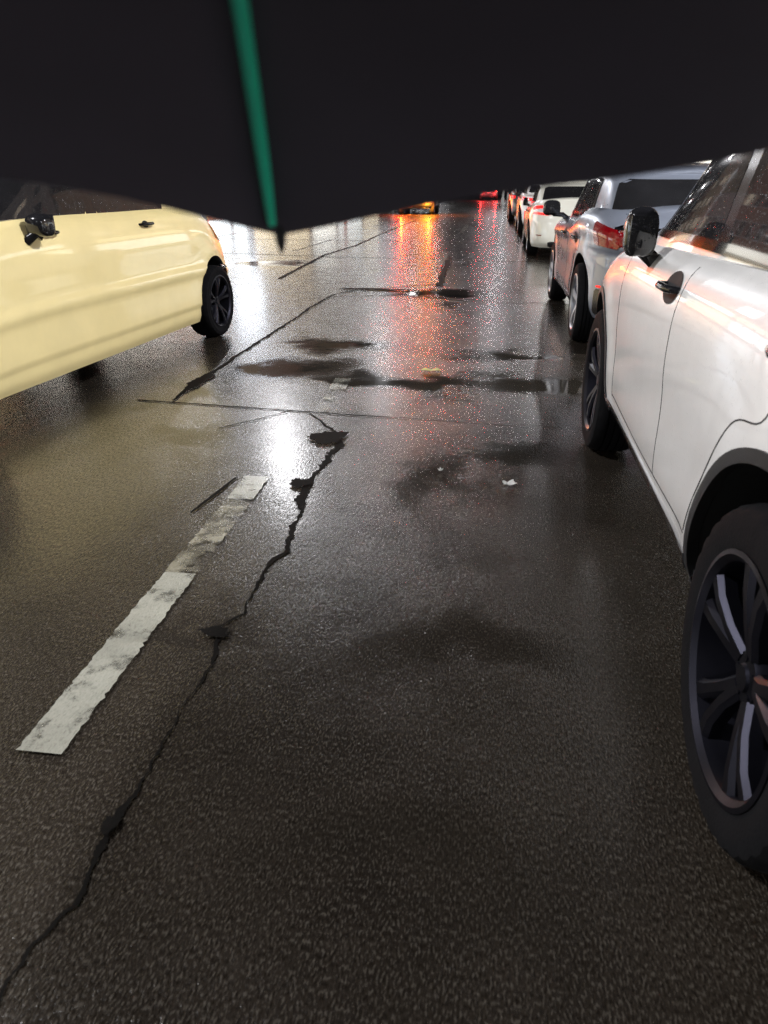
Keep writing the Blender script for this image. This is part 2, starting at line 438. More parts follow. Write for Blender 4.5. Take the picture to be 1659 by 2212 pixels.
def car(c, label, cat, loc, rz, name, group=None):
    """c: dict of proportions. local frame: +y forward, ground z=0"""
    root = thing(name, label, cat, loc, rz, group)
    hw, wb, r = c['w']/2, c['wb'], c['r']; ra = r+c.get('gap', .075)
    yR, yF = -wb/2-c['ro'], wb/2+c['fo']; zb = c['zb']; P = c['paint']
    ya, yb_ = -wb/2, wb/2
    zt = [(yR, c['z_tail']), (yR+.35, c['z_tail']+.015)] + c['belt'] + [(yF-.35, c['z_hood']), (yF, c['z_hood']-.10)]
    body = Loft(zb, zt, hw, c['wp'], [(a, yR+d) for a, d in c['rp']], [(a, yF-d) for a, d in c['fp']], c.get('n', 5),
                crown=.05, flare=[(ya, r, ra+.03, .010), (yb_, r, ra+.03, .010)])
    bm = body.mesh(c.get('nt', 40))
    bo = obj('body', bm, P, root, angle=32)
    cut_wells(bo, [(y, r+.005, ra, sx, hw) for y in (ya, yb_) for sx in (-1, 1)], ra)
    gz = c['gz']
    gh = Loft(gz, c['roof'], hw, c['gwp'], c['gyr'], c['gyf'], c.get('gn', 6), crown=.05)
    obj('roof', gh.mesh(24), P, root, angle=32)
    # side windows on both sides: (y0bottom,y1bottom,y0top,y1top,s0,s1)
    for sx in (-1, 1):
        for (a0, a1, b0, b1, s0, s1) in c['wins']:
            def fn(u, v, a0=a0, a1=a1, b0=b0, b1=b1, s0=s0, s1=s1, sx=sx):
                t = s0+(s1-s0)*v; y0 = a0+(b0-a0)*v; y1 = a1+(b1-a1)*v
                return gh.side(y0+(y1-y0)*u, t, sx)
            obj('side_window', panel(fn, .004, .008, 26, 10, rnd=.12, flip=(sx > 0)), M['glass'], root)
        for (wa, wc) in zip(c['wins'], c['wins'][1:]):
            def fp_(u, v, wa=wa, wc=wc, sx=sx):
                t = wa[4]+(wa[5]-wa[4])*v; y0 = wa[1]+(wa[3]-wa[1])*v-.012; y1 = wc[0]+(wc[2]-wc[0])*v+.012
                return gh.side(y0+(y1-y0)*u, t, sx)
            obj('pillar_trim', panel(fp_, .003, .006, 6, 10), M['gloss'], root)
        # belt moulding
        def fb(u, v, sx=sx):
            y0, y1 = c['wins'][0][0]-.05, c['wins'][-1][1]+.04
            return gh.side(y0+(y1-y0)*u, c['wins'][0][4]-.055+.06*v, sx)
        obj('window_moulding', panel(fb, .008, .014, 50, 2, flip=(sx > 0)), M['chrome' if c.get('chrome_belt') else 'gloss'], root)
    a, s0, s1 = c['rw']
    def fr(u, v): return gh.rear(-a+2*a*u, s0+(s1-s0)*v)
    obj('rear_window', panel(fr, .005, .010, 24, 10, rnd=.2), M['glass'], root)
    def ff(u, v): return gh.front(.88-1.76*u, .10+.80*v)
    obj('windscreen', panel(ff, .005, .010, 24, 10, rnd=.2), M['glass'], root)
    for y in (ya, yb_):
        for sx in (-1, 1):
            make_wheel(r, c.get('tw', .225), c['style'], c['alloy'], sx, root, y, sx*(hw-.12), c.get('spokes', 5))
    for sx in (-1, 1):
        if c.get('clad'):
            for y in (ya, yb_):
                obj('arch_trim', arch_trim(body, y, r+.005, ra-.004, ra+c['clad'], sx), M['black'], root)
        if c.get('sill'):
            z0, z1, mt = c['sill']
            obj('sill_trim', strip(body, ya+ra+.02, yb_-ra-.02, z0, z1, sx, .010, .03), M[mt], root)
        lines = [seam(body, [(c['bdoor'], zb+.10), (c['bdoor']-.02, zb+.35), (c['bdoor'], (gz+zb)/2+.1), (c['bdoor']+.02, gz)], sx),
                 seam(body, [(yb_-ra-.17, zb+.10), (yb_-ra-.16, zb+.4), (yb_-ra-.08, gz-.03)], sx),
                 seam(body, [(ya+ra+.06, zb+.12), (ya+ra*.86+.05, r+ra*.55), (ya+ra*.45+.08, r+ra*.95+.04), (ya+.12, gz-.2), (ya+.12, gz)], sx),
                 seam(body, [(ya+ra+.06, zb+.11), (0, zb+.095), (yb_-ra-.17, zb+.11)], sx)]
        if c.get('seams', True): obj('door_gaps', join_bm(lines), M['well'], root, smooth=False)
        for hy in c['handles']:
            hz = c['hz']
            p = body.sidez(hy, hz, sx)
            bm = bmesh.new()
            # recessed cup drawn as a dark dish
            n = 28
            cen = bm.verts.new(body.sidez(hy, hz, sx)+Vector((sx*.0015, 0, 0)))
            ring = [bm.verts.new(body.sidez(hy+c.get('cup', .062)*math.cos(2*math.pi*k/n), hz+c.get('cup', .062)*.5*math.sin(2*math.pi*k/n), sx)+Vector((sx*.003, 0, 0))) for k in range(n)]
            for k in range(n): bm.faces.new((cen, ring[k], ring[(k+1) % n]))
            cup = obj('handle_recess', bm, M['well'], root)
            bm = bmesh.new()
            tube(bm, [p+Vector((sx*-.004, -.095, 0)), p+Vector((sx*.022, -.085, .002)), p+Vector((sx*.036, -.05, .003)), p+Vector((sx*.038, .03, .003)),
                      p+Vector((sx*.028, .075, .002)), p+Vector((sx*-.004, .09, 0))], [.010, .012, .0125, .0125, .011, .009], 10)
            obj('door_handle', bm, M[c.get('handle_mat', 'chrome')] if c.get('handle_mat') else P, root)
        # mirror
        my, mz = c['mirror']; mo_x = c.get('mo_x', .105)
        base = gh.side(my+.04, .02, sx)
        base = body.sidez(my+.05, c['mz0'], sx)
        bm = bmesh.new()
        tube(bm, [base+Vector((-sx*.01, .02, 0)), base+Vector((sx*.05, 0, .045)), Vector((sx*(hw+mo_x-.03), my, mz-.07)), Vector((sx*(hw+mo_x), my, mz-.02))], [.030, .026, .024, .03], 12)
        mh = bmesh.ops.create_uvsphere(bm, u_segments=28, v_segments=18, radius=1)['verts']
        for v in mh:
            q = v.co; e = .62
            q = Vector([math.copysign(abs(k)**e, k) for k in q]); q /= max(1, q.length**.35)
            yy = q.y*.085 if q.y > 0 else q.y*.045
            v.co = Vector((sx*(hw+mo_x)+q.x*c.get('mo_w', .105), my+yy+sx*0, mz+q.z*c.get('mo_h', .08)-(.015 if q.z < 0 else 0)*abs(q.x)))
        mo = obj('mirror', bm, M[c.get('mirror_mat', 'gloss')], root)
        bm = bmesh.new(); box(bm, (sx*(hw+mo_x), my-.043, mz), (c.get('mo_w', .105)*1.55, .006, .115), bevel=.0028)
        obj('mirror_glass', bm, M['glass'], mo)
    # lights and trims at the ends
    for nm, kind, args, mt in c['ends']:
        if kind == 'wrap':            # th0,th1,t0,t1 on both corners of the rear; end -1 rear, 1 front
            th0, th1, t0, t1, tt0, tt1, end = args
            for sx in (-1, 1):
                def fn(u, v, sx=sx):
                    th = th0+(th1-th0)*u; lo = t0+(tt0-t0)*u; hi = t1+(tt1-t1)*u
                    q = body.theta(th, lo+(hi-lo)*v, end); q = q.copy(); q.x *= 1 if sx < 0 else -1
                    return q
                obj(nm, panel(fn, .008, .03, 26, 8, rnd=.25, flip=(sx*end < 0) is False), M[mt], root)
        else:
            a0, a1, t0, t1, end = args
            def fn(u, v):
                g = body.rear if end < 0 else body.front
                return g(a0+(a1-a0)*u, t0+(t1-t0)*v)
            obj(nm, panel(fn, .007, .03, 26, 6, rnd=.15, flip=end > 0), M[mt], root)
    # number plate
    bm = bmesh.new(); q = body.rear(0, body.tz(yR+.3, c['plate_z']))
    box(bm, (0, q.y-.008, q.z), (.42, .012, .13), bevel=.004)
    obj('number_plate', bm, M['plate'], root)
    # underbody pan, axles, exhaust
    bm = bmesh.new()
    box(bm, (0, 0, zb-.02), (c['w']*.70, (yF-yR)*.86, .09), bevel=.02)
    for y in (ya, yb_): tube(bm, [(-hw+.2, y, r), (hw-.2, y, r)], .035, 10)
    tube(bm, [(hw*.5, yR+.12, zb-.02), (hw*.5, yR+.6, zb)], .035, 12)
    obj('underbody', bm, M['well'], root)
    return root, body, gh

# ------------------------------------------------------------------ road
ROAD_X0, ROAD_X1 = -13.0, 8.5
def ellipse_mask(nt, vec, c, rad, soft=.5):
    v = nt.nodes.new('ShaderNodeVectorMath'); v.operation = 'SUBTRACT'; nt.links.new(vec, v.inputs[0]); v.inputs[1].default_value = (c[0], c[1], 0)
    q = nt.nodes.new('ShaderNodeVectorMath'); q.operation = 'MULTIPLY'; nt.links.new(v.outputs[0], q.inputs[0]); q.inputs[1].default_value = (1/rad[0], 1/rad[1], 0)
    l = nt.nodes.new('ShaderNodeVectorMath'); l.operation = 'LENGTH'; nt.links.new(q.outputs[0], l.inputs[0])
    mr = nt.nodes.new('ShaderNodeMapRange'); mr.interpolation_type = 'SMOOTHSTEP'
    mr.inputs[1].default_value = 1+soft; mr.inputs[2].default_value = 1-soft; mr.inputs[3].default_value = 0; mr.inputs[4].default_value = 1
    nt.links.new(l.outputs['Value'], mr.inputs[0]); return mr.outputs[0]

def road_material(name, paint_col=None, wear0=.40):
    m, nt, b = newmat(name)
    p0 = pos(nt, obj=False)
    wn = nt.nodes.new('ShaderNodeTexNoise'); wn.inputs['Scale'].default_value = 2.2; wn.inputs['Detail'].default_value = 4
    nt.links.new(p0, wn.inputs['Vector'])
    sb = nt.nodes.new('ShaderNodeVectorMath'); sb.operation = 'SUBTRACT'; nt.links.new(wn.outputs['Color'], sb.inputs[0]); sb.inputs[1].default_value = (.5, .5, .5)
    sc = nt.nodes.new('ShaderNodeVectorMath'); sc.operation = 'SCALE'; nt.links.new(sb.outputs[0], sc.inputs[0]); sc.inputs['Scale'].default_value = 1.1
    ad = nt.nodes.new('ShaderNodeVectorMath'); ad.operation = 'ADD'; nt.links.new(p0, ad.inputs[0]); nt.links.new(sc.outputs[0], ad.inputs[1])
    pw = ad.outputs[0]
    st = nt.nodes.new('ShaderNodeVectorMath'); st.operation = 'MULTIPLY'; nt.links.new(p0, st.inputs[0]); st.inputs[1].default_value = (1, .38, 1)
    ps = st.outputs[0]          # lengthwise texturing brushed into the concrete
    big = noise(nt, p0, .55, 5, .6); mid = noise(nt, p0, 3.2, 6, .62); fine = noise(nt, ps, 75, 3, .5); grit = noise(nt, ps, 210, 2, .5)
    # wetness: pools of standing water and damp areas
    pools = ramp(nt, noise(nt, p0, .75, 5, .55, .4), [(.58, 0.0), (.72, .8)])
    for c, rr in (((-1.62, 5.55), (.42, .36)), ((-1.45, 6.5), (.5, .3)), ((-.75, 5.35), (.55, .18)), ((.4, 5.3), (.7, .3)), ((.2, 6.3), (.5, .2)), ((-.8, 10.1), (.9, .45)),
                  ((-4.2, 14.0), (1.0, 1.0))):
        pools = math_(nt, 'MAXIMUM', pools, ellipse_mask(nt, pw, c, rr, .7))
    damp = ramp(nt, noise(nt, p0, 1.9, 4, .55, .3), [(.52, 0.0), (.68, .5)])
    for c, rr in (((-.28, 3.3), (.20, .34)), ((-.95, 1.82), (.10, .09)), ((.15, 1.85), (.5, .16)), ((.25, 3.75), (.5, .12)), ((-.1, 1.1), (.25, .2)), ((-1.6, 3.9), (.3, .12))):
        damp = math_(nt, 'MAXIMUM', damp, math_(nt, 'MULTIPLY', ellipse_mask(nt, pw, c, rr, .75), .85))
    pools = math_(nt, 'MAXIMUM', pools, math_(nt, 'MULTIPLY', damp, .62))
    if paint_col is None:
        col = mixc(nt, ramp(nt, mid, [(.3, 0.0), (.7, 1.0)]), (.012, .0095, .0075), (.026, .0205, .016))
        col = mixc(nt, ramp(nt, big, [(.35, 0.0), (.65, .6)]), col, (.038, .031, .023))
        col = mixc(nt, ramp(nt, grit, [(.54, 0.0), (.66, .8)]), col, (.085, .075, .062))
        col = mixc(nt, ramp(nt, grit, [(.36, .8), (.46, 0.0)]), col, (.008, .006, .004))
    else:
        col = mixc(nt, ramp(nt, mid, [(.35, 0.0), (.65, 1.0)]), tuple(v*.72 for v in paint_col), paint_col)
        col = mixc(nt, ramp(nt, grit, [(.55, 0.0), (.7, .5)]), col, (.16, .15, .12))
    nt.links.new(mixc(nt, math_(nt, 'MULTIPLY', pools, .65), col, (.016, .014, .011)), b.inputs['Base Color'])
    ro = ramp(nt, mid, [(.3, .14), (.7, .22)])
    ro = mixc(nt, pools, ro, (.05, .05, .05))
    nt.links.new(ro, b.inputs['Roughness'])
    nt.links.new(ramp(nt, noise(nt, ps, 150, 2, .5), [(.40, .12), (.60, 1.0)]), b.inputs['Specular IOR Level'])
    # aggregate relief, drowned where water stands
    dry = math_(nt, 'SUBTRACT', 1.0, math_(nt, 'MULTIPLY', pools, .93))
    h = math_(nt, 'ADD', math_(nt, 'MULTIPLY', fine, .0022), math_(nt, 'MULTIPLY', grit, .0024))
    h = math_(nt, 'ADD', h, math_(nt, 'MULTIPLY', noise(nt, p0, 3.0, 2, .4), .002))
    h = math_(nt, 'MULTIPLY', h, math_(nt, 'SUBTRACT', 1.0, math_(nt, 'MULTIPLY', pools, .99)))
    bn = nt.nodes.new('ShaderNodeBump'); bn.inputs['Strength'].default_value = 1; bn.inputs['Distance'].default_value = 1.0
    nt.links.new(h, bn.inputs['Height']); nt.links.new(bn.outputs[0], b.inputs['Normal'])
    # thin film of rain water over the aggregate: follows only the broad relief
    hf = math_(nt, 'ADD', math_(nt, 'MULTIPLY', fine, .0007), math_(nt, 'MULTIPLY', noise(nt, p0, 5.0, 3, .5), .0015))
    bc = nt.nodes.new('ShaderNodeBump'); bc.inputs['Strength'].default_value = 1; bc.inputs['Distance'].default_value = 1.0
    nt.links.new(hf, bc.inputs['Height']); nt.links.new(bc.outputs[0], b.inputs['Coat Normal'])
    b.inputs['Coat IOR'].default_value = 1.33; b.inputs['Coat Roughness'].default_value = .15
    cw = ramp(nt, noise(nt, ps, 110, 3, .6), [(.38, .15), (.60, 1.0)])
    nt.links.new(math_(nt, 'MULTIPLY', cw, math_(nt, 'SUBTRACT', 1.0, pools)), b.inputs['Coat Weight'])
    if paint_col is not None:      # worn paint: the road shows through where it has gone
        tr = nt.nodes.new('ShaderNodeBsdfTransparent'); mx = nt.nodes.new('ShaderNodeMixShader')
        wear = math_(nt, 'ADD', math_(nt, 'MULTIPLY', noise(nt, p0, 9, 6, .7), .75), math_(nt, 'MULTIPLY', noise(nt, p0, 1.4, 3), .35))
        nt.links.new(ramp(nt, wear, [(wear0, 0.0), (wear0+.14, 1.0)]), mx.inputs[0])
        nt.links.new(tr.outputs[0], mx.inputs[1]); nt.links.new(b.outputs[0], mx.inputs[2])
        nt.links.new(mx.outputs[0], nt.nodes['Material Output'].inputs['Surface'])
    return m
MROAD = road_material('wet_concrete_road')
MLINE = road_material('worn_road_paint', (.36, .355, .30))
MWORN = road_material('nearly_gone_road_paint', (.26, .24, .18), .52)
MCRACK = simple('crack_filler', (.004, .0035, .003), .9, bscale=90, bstr=.6, bdist=.004, nscale=40)
MGROUND = simple('dark_ground', (.05, .048, .045), .6)
MPAVE = simple('wet_paving', (.13, .125, .12), .35, bscale=30, bstr=.3)

def sheet(name, x0, x1, y0, y1, z, mat, nx=1, ny=1):
    bm = bmesh.new()
    g = [[bm.verts.new((x0+(x1-x0)*i/nx, y0+(y1-y0)*j/ny, z)) for j in range(ny+1)] for i in range(nx+1)]
    for i in range(nx):
        for j in range(ny): bm.faces.new((g[i][j], g[i+1][j], g[i+1][j+1], g[i][j+1]))
    return struct(obj(name, bm, mat, smooth=False))
sheet('ground', -400, 400, -150, 900, -.16, MGROUND)
sheet('road', ROAD_X0, ROAD_X1, -40, 420, 0, MROAD, 10, 60)
for sx, x in (('l', ROAD_X0), ('r', ROAD_X1)):
    bm = bmesh.new(); d = -1 if sx == 'l' else 1
    box(bm, (x+d*.09, 190, .0), (.18, 460, .27), bevel=.015)
    struct(obj('kerb', bm, MPAVE))
    bm = bmesh.new(); box(bm, (x+d*2.69, 190, -.01), (5.0, 460, .26)); struct(obj('pavement', bm, MPAVE, smooth=False))

def ribbon(name, pts, wd, mat, z=.004, jag=.3, seed=0, step=.05, tip=.3):
    rnd = random.Random(seed); bm = bmesh.new(); prev = None
    wd_ = wd if isinstance(wd, list) else [wd]*len(pts)
    L = []
    for i in range(len(pts)-1):
        a, b = Vector(pts[i]), Vector(pts[i+1]); n = max(1, int((b-a).length/step))
        for k in range(n): L.append((a.lerp(b, k/n), wd_[i]+(wd_[i+1]-wd_[i])*k/n))
    L.append((Vector(pts[-1]), wd_[-1]))
    for i, (p, ww) in enumerate(L):
        d = (L[min(i+1, len(L)-1)][0]-L[max(0, i-1)][0]).normalized(); nn = Vector((-d.y, d.x))
        if jag > .6:       # broken crack: each lip wanders on its own, at several scales
            base = ww; fr = [(.9, .30), (2.3, .22), (5.1, .16), (11.0, .14)]
            t_ = i*step*6
            la = sum(q*math.sin(t_*f+seed*1.7+3*math.sin(t_*f*.37+f)) for f, q in fr); lb = sum(q*math.sin(t_*f*1.13+seed*2.9+3*math.sin(t_*f*.41+f*2)) for f, q in fr)
            cen = sum(.0085*q*math.sin(t_*f*.8+4*math.sin(t_*f*.23)) for f, q in ((.6, 1), (1.9, .7), (4.7, .5), (10, .35)))
            a = p+nn*(cen+base*(.30+.55*max(-.35, la)+rnd.uniform(-.12, .12))); b = p-nn*(-cen+base*(.30+.55*max(-.35, lb)+rnd.uniform(-.12, .12)))
        else:
            j = jag*ww; off = rnd.uniform(-j, j)*.5
            a = p+nn*(ww/2+off+rnd.uniform(-j, j)*.5); b = p-nn*(ww/2-off+rnd.uniform(-j, j)*.5)
        cur = (bm.verts.new((a.x, a.y, z)), bm.verts.new((b.x, b.y, z)))
        if prev: bm.faces.new((prev[0], prev[1], cur[1], cur[0]))
        prev = cur
    return struct(obj(name, bm, mat, smooth=False))
# lane line dashes (left edge of our lane), 0.11 m wide
def dash(x0, y0, x1, y1, wd=.125, z=.008, mat=None):
    ribbon('lane_marking', [(x0, y0), (x1, y1)], wd, mat or MLINE, z=z, jag=.05, step=.015, seed=int(y0*10), tip=1)
dash(-1.10, 1.27, -1.12, 2.22); dash(-1.12, 2.22, -1.13, 2.92, mat=MWORN); dash(-1.13, 2.93, -1.14, 3.22); dash(-1.07, 4.36, -1.10, 4.95, mat=MWORN); dash(-1.10, 4.95, -1.12, 5.27); dash(-1.11, 13.6, -1.17, 17.1); dash(-1.24, 24.4, -1.3, 30)
for k in range(4, 30): dash(-1.2, 24.4+11*(k-3), -1.2, 28.4+11*(k-3))
for k in range(30): dash(-4.7, 6+11*k, -4.7, 10+11*k); 
ribbon('lane_marking', [(-8.3, -20), (-8.3, 380)], .14, MLINE, z=.008, jag=.05, step=2)
# the long ragged crack down our lane
CR = [(-1.17, 4.35), (-1.03, 4.17), (-.89, 3.96), (-.82, 3.81), (-.83, 3.55), (-.85, 3.27), (-.85, 3.05), (-.82, 2.84), (-.80, 2.62), (-.77, 2.45), (-.80, 2.35), (-.80, 2.2),
      (-.80, 2.07), (-.77, 1.99), (-.83, 1.90), (-.80, 1.74), (-.78, 1.64), (-.79, 1.53), (-.79, 1.38), (-.79, 1.23), (-.80, 1.13), (-.80, 1.04), (-.78, .89), (-.81, .8), (-.80, .5), (-.79, .1), (-.8, -2)]
CW = [.012, .02, .05, .12, .085, .055, .09, .06, .04, .026, .028, .018, .016, .016, .026, .022, .018, .015, .014, .016, .026, .03, .02, .012, .018, .016, .015]
ribbon('road_crack', CR, [c*.85 for c in CW], MCRACK, z=.004, jag=.8, seed=3, step=.007)
def blot(name, c, rx, ry, seed, mat=MCRACK, z=.012, rot=0):
    rnd = random.Random(seed); bm = bmesh.new(); n = 110; cv = bm.verts.new((c[0], c[1], z)); ring = []
    ph = [rnd.uniform(0, 6.28) for _ in range(5)]
    for k in range(n):
        a = 2*math.pi*k/n; q = 1+.12*math.sin(2*a+ph[0])+.12*math.sin(3*a+ph[1])+.08*math.sin(5*a+ph[2])+.06*math.sin(9*a+ph[3])+.07*math.sin(17*a+ph[4])+.05*math.sin(31*a+ph[0])+rnd.uniform(-.05, .05)
        x, y = rx*q*math.cos(a), ry*q*math.sin(a)
        ring.append(bm.verts.new((c[0]+x*math.cos(rot)-y*math.sin(rot), c[1]+x*math.sin(rot)+y*math.cos(rot), z)))
    for k in range(n): bm.faces.new((cv, ring[k], ring[(k+1) % n]))
    return struct(obj(name, bm, mat, smooth=False))
blot('pothole', (-.92, 3.87), .095, .12, 1); blot('pothole', (-.90, 3.16), .05, .06, 4)
blot('pothole', (-.845, 1.86), .05, .028, 5); ribbon('road_crack', [(-1.30, 2.75), (-1.27, 2.95), (-1.24, 3.2)], [.01, .022, .012], MCRACK, z=.006, seed=41, step=.03); blot('pothole', (-2.17, 5.0), .06, .22, 6); blot('pothole', (-.8, 1.08), .016, .03, 8)
blot('pothole', (-1.75, 10.4), .5, .1, 9)
ribbon('road_joint', [(-2.4, 4.47), (-2.1, 4.45), (-1.87, 4.43), (-1.25, 4.38), (-.81, 4.34), (-.31, 4.33), (.4, 4.28), (3, 4.2), (8, 4.1)], [.02, .022, .02, .018, .015, .007, .006, .006, .006], MCRACK, z=.005, jag=.3, seed=5, step=.04)
ribbon('road_joint', [(-2.15, 4.5), (-2.19, 4.96), (-2.19, 5.5), (-2.20, 6.6), (-2.2, 7.87), (-2.23, 8.66), (-2.2, 9.8), (-1.97, 10.36), (-1.63, 10.55), (-1.2, 10.93), (-.89, 11.08)], [.02, .05, .03, .035, .03, .035, .03, .03, .035, .04, .05], MCRACK, z=.006, jag=.4, seed=6, step=.05)
ribbon('road_joint', [(-2.18, 9.62), (-1.24, 9.9), (-.82, 9.66), (.07, 9.47), (1.5, 9.45), (8, 9.3)], .03, MCRACK, z=.007, jag=.3, seed=8, step=.08)
ribbon('road_joint', [(-12, 16.1), (-5.8, 15.95), (-3.56, 15.5), (-1.24, 15.15), (3, 15.0), (8, 14.9)], .05, MCRACK, z=.005, jag=.3, seed=9, step=.1)
ribbon('road_joint', [(-3.45, 11.5), (-3.71, 15.81), (-3.55, 18.73), (-3.67, 23.71), (-3.72, 45)], .06, MCRACK, z=.006, jag=.3, seed=10, step=.1)
ribbon('road_joint', [(-.85, 11), (-.93, 13), (-.98, 15.1)], .09, MCRACK, z=.006, jag=.5, seed=14, step=.1)
for k in range(1, 18): ribbon('road_joint', [(-12.8, 15+5.6*k), (8.3, 14.6+5.6*k)], .05, MCRACK, z=.005, jag=.3, seed=20+k, step=.3)
ribbon('road_joint', [(-1.62, 3.95), (-1.45, 4.15), (-1.3, 4.36)], .012, MCRACK, z=.006, seed=31, step=.03)

# small litter
def litter(name, c, sz, mat, label, cat, seed, rz):
    rnd = random.Random(seed); bm = bmesh.new(); n = 9; g = []
    for i in range(n):
        row = []
        for j in range(n):
            u, v = i/(n-1)*2-1, j/(n-1)*2-1
            k = 1-.35*abs(v)**2 if cat == 'leaf' else 1
            row.append(bm.verts.new((u*sz[0]*k*(1+.1*rnd.random()), v*sz[1]*(1+.1*rnd.random()), .006+.010*abs(u*v)+.006*rnd.random())))
        g.append(row)
    for i in range(n-1):
        for j in range(n-1): bm.faces.new((g[i][j], g[i+1][j], g[i+1][j+1], g[i][j+1]))
    ex = bmesh.ops.extrude_face_region(bm, geom=bm.faces[:])
    for v in ex['geom']:
        if isinstance(v, bmesh.types.BMVert): v.co.z += .0015
    o = obj(name, bm, mat); o.location = (c[0], c[1], .003); o.rotation_euler = (0, 0, rz)
    return tag(o, label, cat)
MPAPER = simple('wet_paper', (.62, .62, .60), .5); MLEAF = simple('yellow_leaf', (.42, .40, .16), .4)
litter('paper_scrap', (.12, 3.30), (.028, .022), MPAPER, 'crumpled white paper scrap on the wet road beside the white SUV', 'litter', 1, .4)
litter('paper_scrap', (-.23, 3.43), (.010, .009), MPAPER, 'tiny pale scrap lying in the dark damp patch of the lane', 'litter', 2, 1.0)
litter('fallen_leaf', (-.48, 5.61), (.075, .028), MLEAF, 'yellowish leaf lying flat on the wet road past the second dash', 'leaf', 3, .1)

# ------------------------------------------------------------------ the cars
WP = [(0, .945), (.07, .968), (.2, .984), (.4, .990), (.58, .998), (.72, .996), (.80, .990), (.87, .976), (.94, .952), (1, .905)]
RP = [(0, .14), (.12, .03), (.3, 0), (.5, .01), (.7, .06), (.85, .11), (1, .20)]
FP = [(0, .18), (.12, .05), (.3, .01), (.5, .0), (.7, .03), (.85, .09), (1, .22)]
suv = dict(cup=.10, w=1.86, mo_w=.060, mo_h=.085, wb=2.62, r=.378, mo_x=.025, tw=.24, ro=.80, fo=.90, zb=.36, z_tail=1.16, z_hood=.98, belt=[(-1.3, 1.17), (-.3, 1.145), (.6, 1.12), (1.15, 1.08)],
    wp=WP, rp=RP, fp=FP, paint=M['white'], gz=1.12, roof=[(-1.75, 1.56), (-1.2, 1.62), (-.2, 1.66), (.3, 1.63), (.9, 1.5)],
    gwp=[(0, .895), (.1, .885), (.4, .85), (.7, .805), (.88, .765), (.96, .72), (1, .66)], gyr=[(0, -1.95), (.5, -1.80), (.85, -1.62), (1, -1.5)], gyf=[(0, 1.18), (.5, .66), (.85, .34), (1, .16)],
    wins=[(-1.74, -1.30, -1.52, -1.26, .13, .80), (-1.22, -.36, -1.18, -.36, .12, .84), (-.27, .96, -.27, .30, .12, .84)],
    rw=(.82, .16, .80), style='twin', alloy=M['alloy_dark'], gap=.082, clad=.028, sill=(.385, .43, 'chrome'), bdoor=-.31, handles=[-.16, -1.22], hz=1.045,
    mirror=(.26, 1.19), mz0=1.08, handle_mat='gloss', chrome_belt=False, plate_z=.80, nt=44,
    ends=[('tail_light', 'wrap', (33, 66, .62, .76, .66, .78, -1), 'redlens'), ('headlight', 'wrap', (34, 66, .60, .74, .62, .72, 1), 'clearlens'), ('grille', 'mid', (-.6, .6, .25, .55, 1), 'gloss'), ('bumper_trim', 'mid', (-.7, .7, .04, .22, -1), 'black')])
car(suv, 'white SUV close on the right with dark alloys and black mirror', 'car', (1.465, 2.66, 0), 0, 'white_suv')

sil = dict(suv); sil.update(mo_w=.10, mo_h=.08, mo_x=.105, tw=.225, paint=M['silver'], r=.35, w=1.84, wb=2.72, ro=.83, zb=.28, z_tail=1.14, belt=[(-1.5, 1.17), (-1.0, 1.15), (-.5, 1.06), (.4, 1.03), (1.1, 1.0)],
    wp=[(0, .94), (.07, .968), (.2, .98), (.4, .975), (.58, .985), (.72, .985), (.80, 1.0), (.87, .985), (.94, .95), (1, .89)],
    rp=[(0, .10), (.12, .01), (.3, 0), (.5, .02), (.62, .05), (.68, .0), (.8, .03), (.9, .10), (1, .24)],
    roof=[(-1.75, 1.40), (-1.2, 1.47), (-.2, 1.52), (.3, 1.50), (.9, 1.4)], gz=1.0, clad=0, sill=(.30, .35, 'chrome'), alloy=M['alloy'], style='single', chrome_belt=False,
    gyr=[(0, -1.99), (.5, -1.80), (.85, -1.62), (1, -1.5)], handles=[-.12, -1.0], hz=.90, mirror=(.62, 1.12), mz0=1.0, spokes=5, plate_z=.62, rw=(.90, .10, .92),
    wins=[(-1.22, -.36, -1.10, -.36, .20, .84), (-.27, .90, -.27, .30, .10, .84)],
    ends=[('tail_light', 'wrap', (36, 62, .70, .90, .68, .84, -1), 'redlens'), ('light_bar', 'mid', (-.80, .80, .70, .82, -1), 'redlens'), ('chrome_bar', 'mid', (-.78, .78, .84, .87, -1), 'chrome'),
          ('bumper_trim', 'mid', (-.62, .62, .04, .28, -1), 'black'), ('bumper_vent', 'wrap', (43, 68, .06, .30, .04, .30, -1), 'gloss'), ('reflector', 'wrap', (44, 60, .31, .33, .31, .335, -1), 'redlit'),
          ('headlight', 'wrap', (34, 66, .60, .74, .62, .72, 1), 'clearlens'), ('grille', 'mid', (-.6, .6, .25, .55, 1), 'gloss')])
car(sil, 'blue silver SUV with wide red tail light bar ahead of the white SUV', 'car', (1.60, 8.50, 0), R(1.0), 'silver_suv')

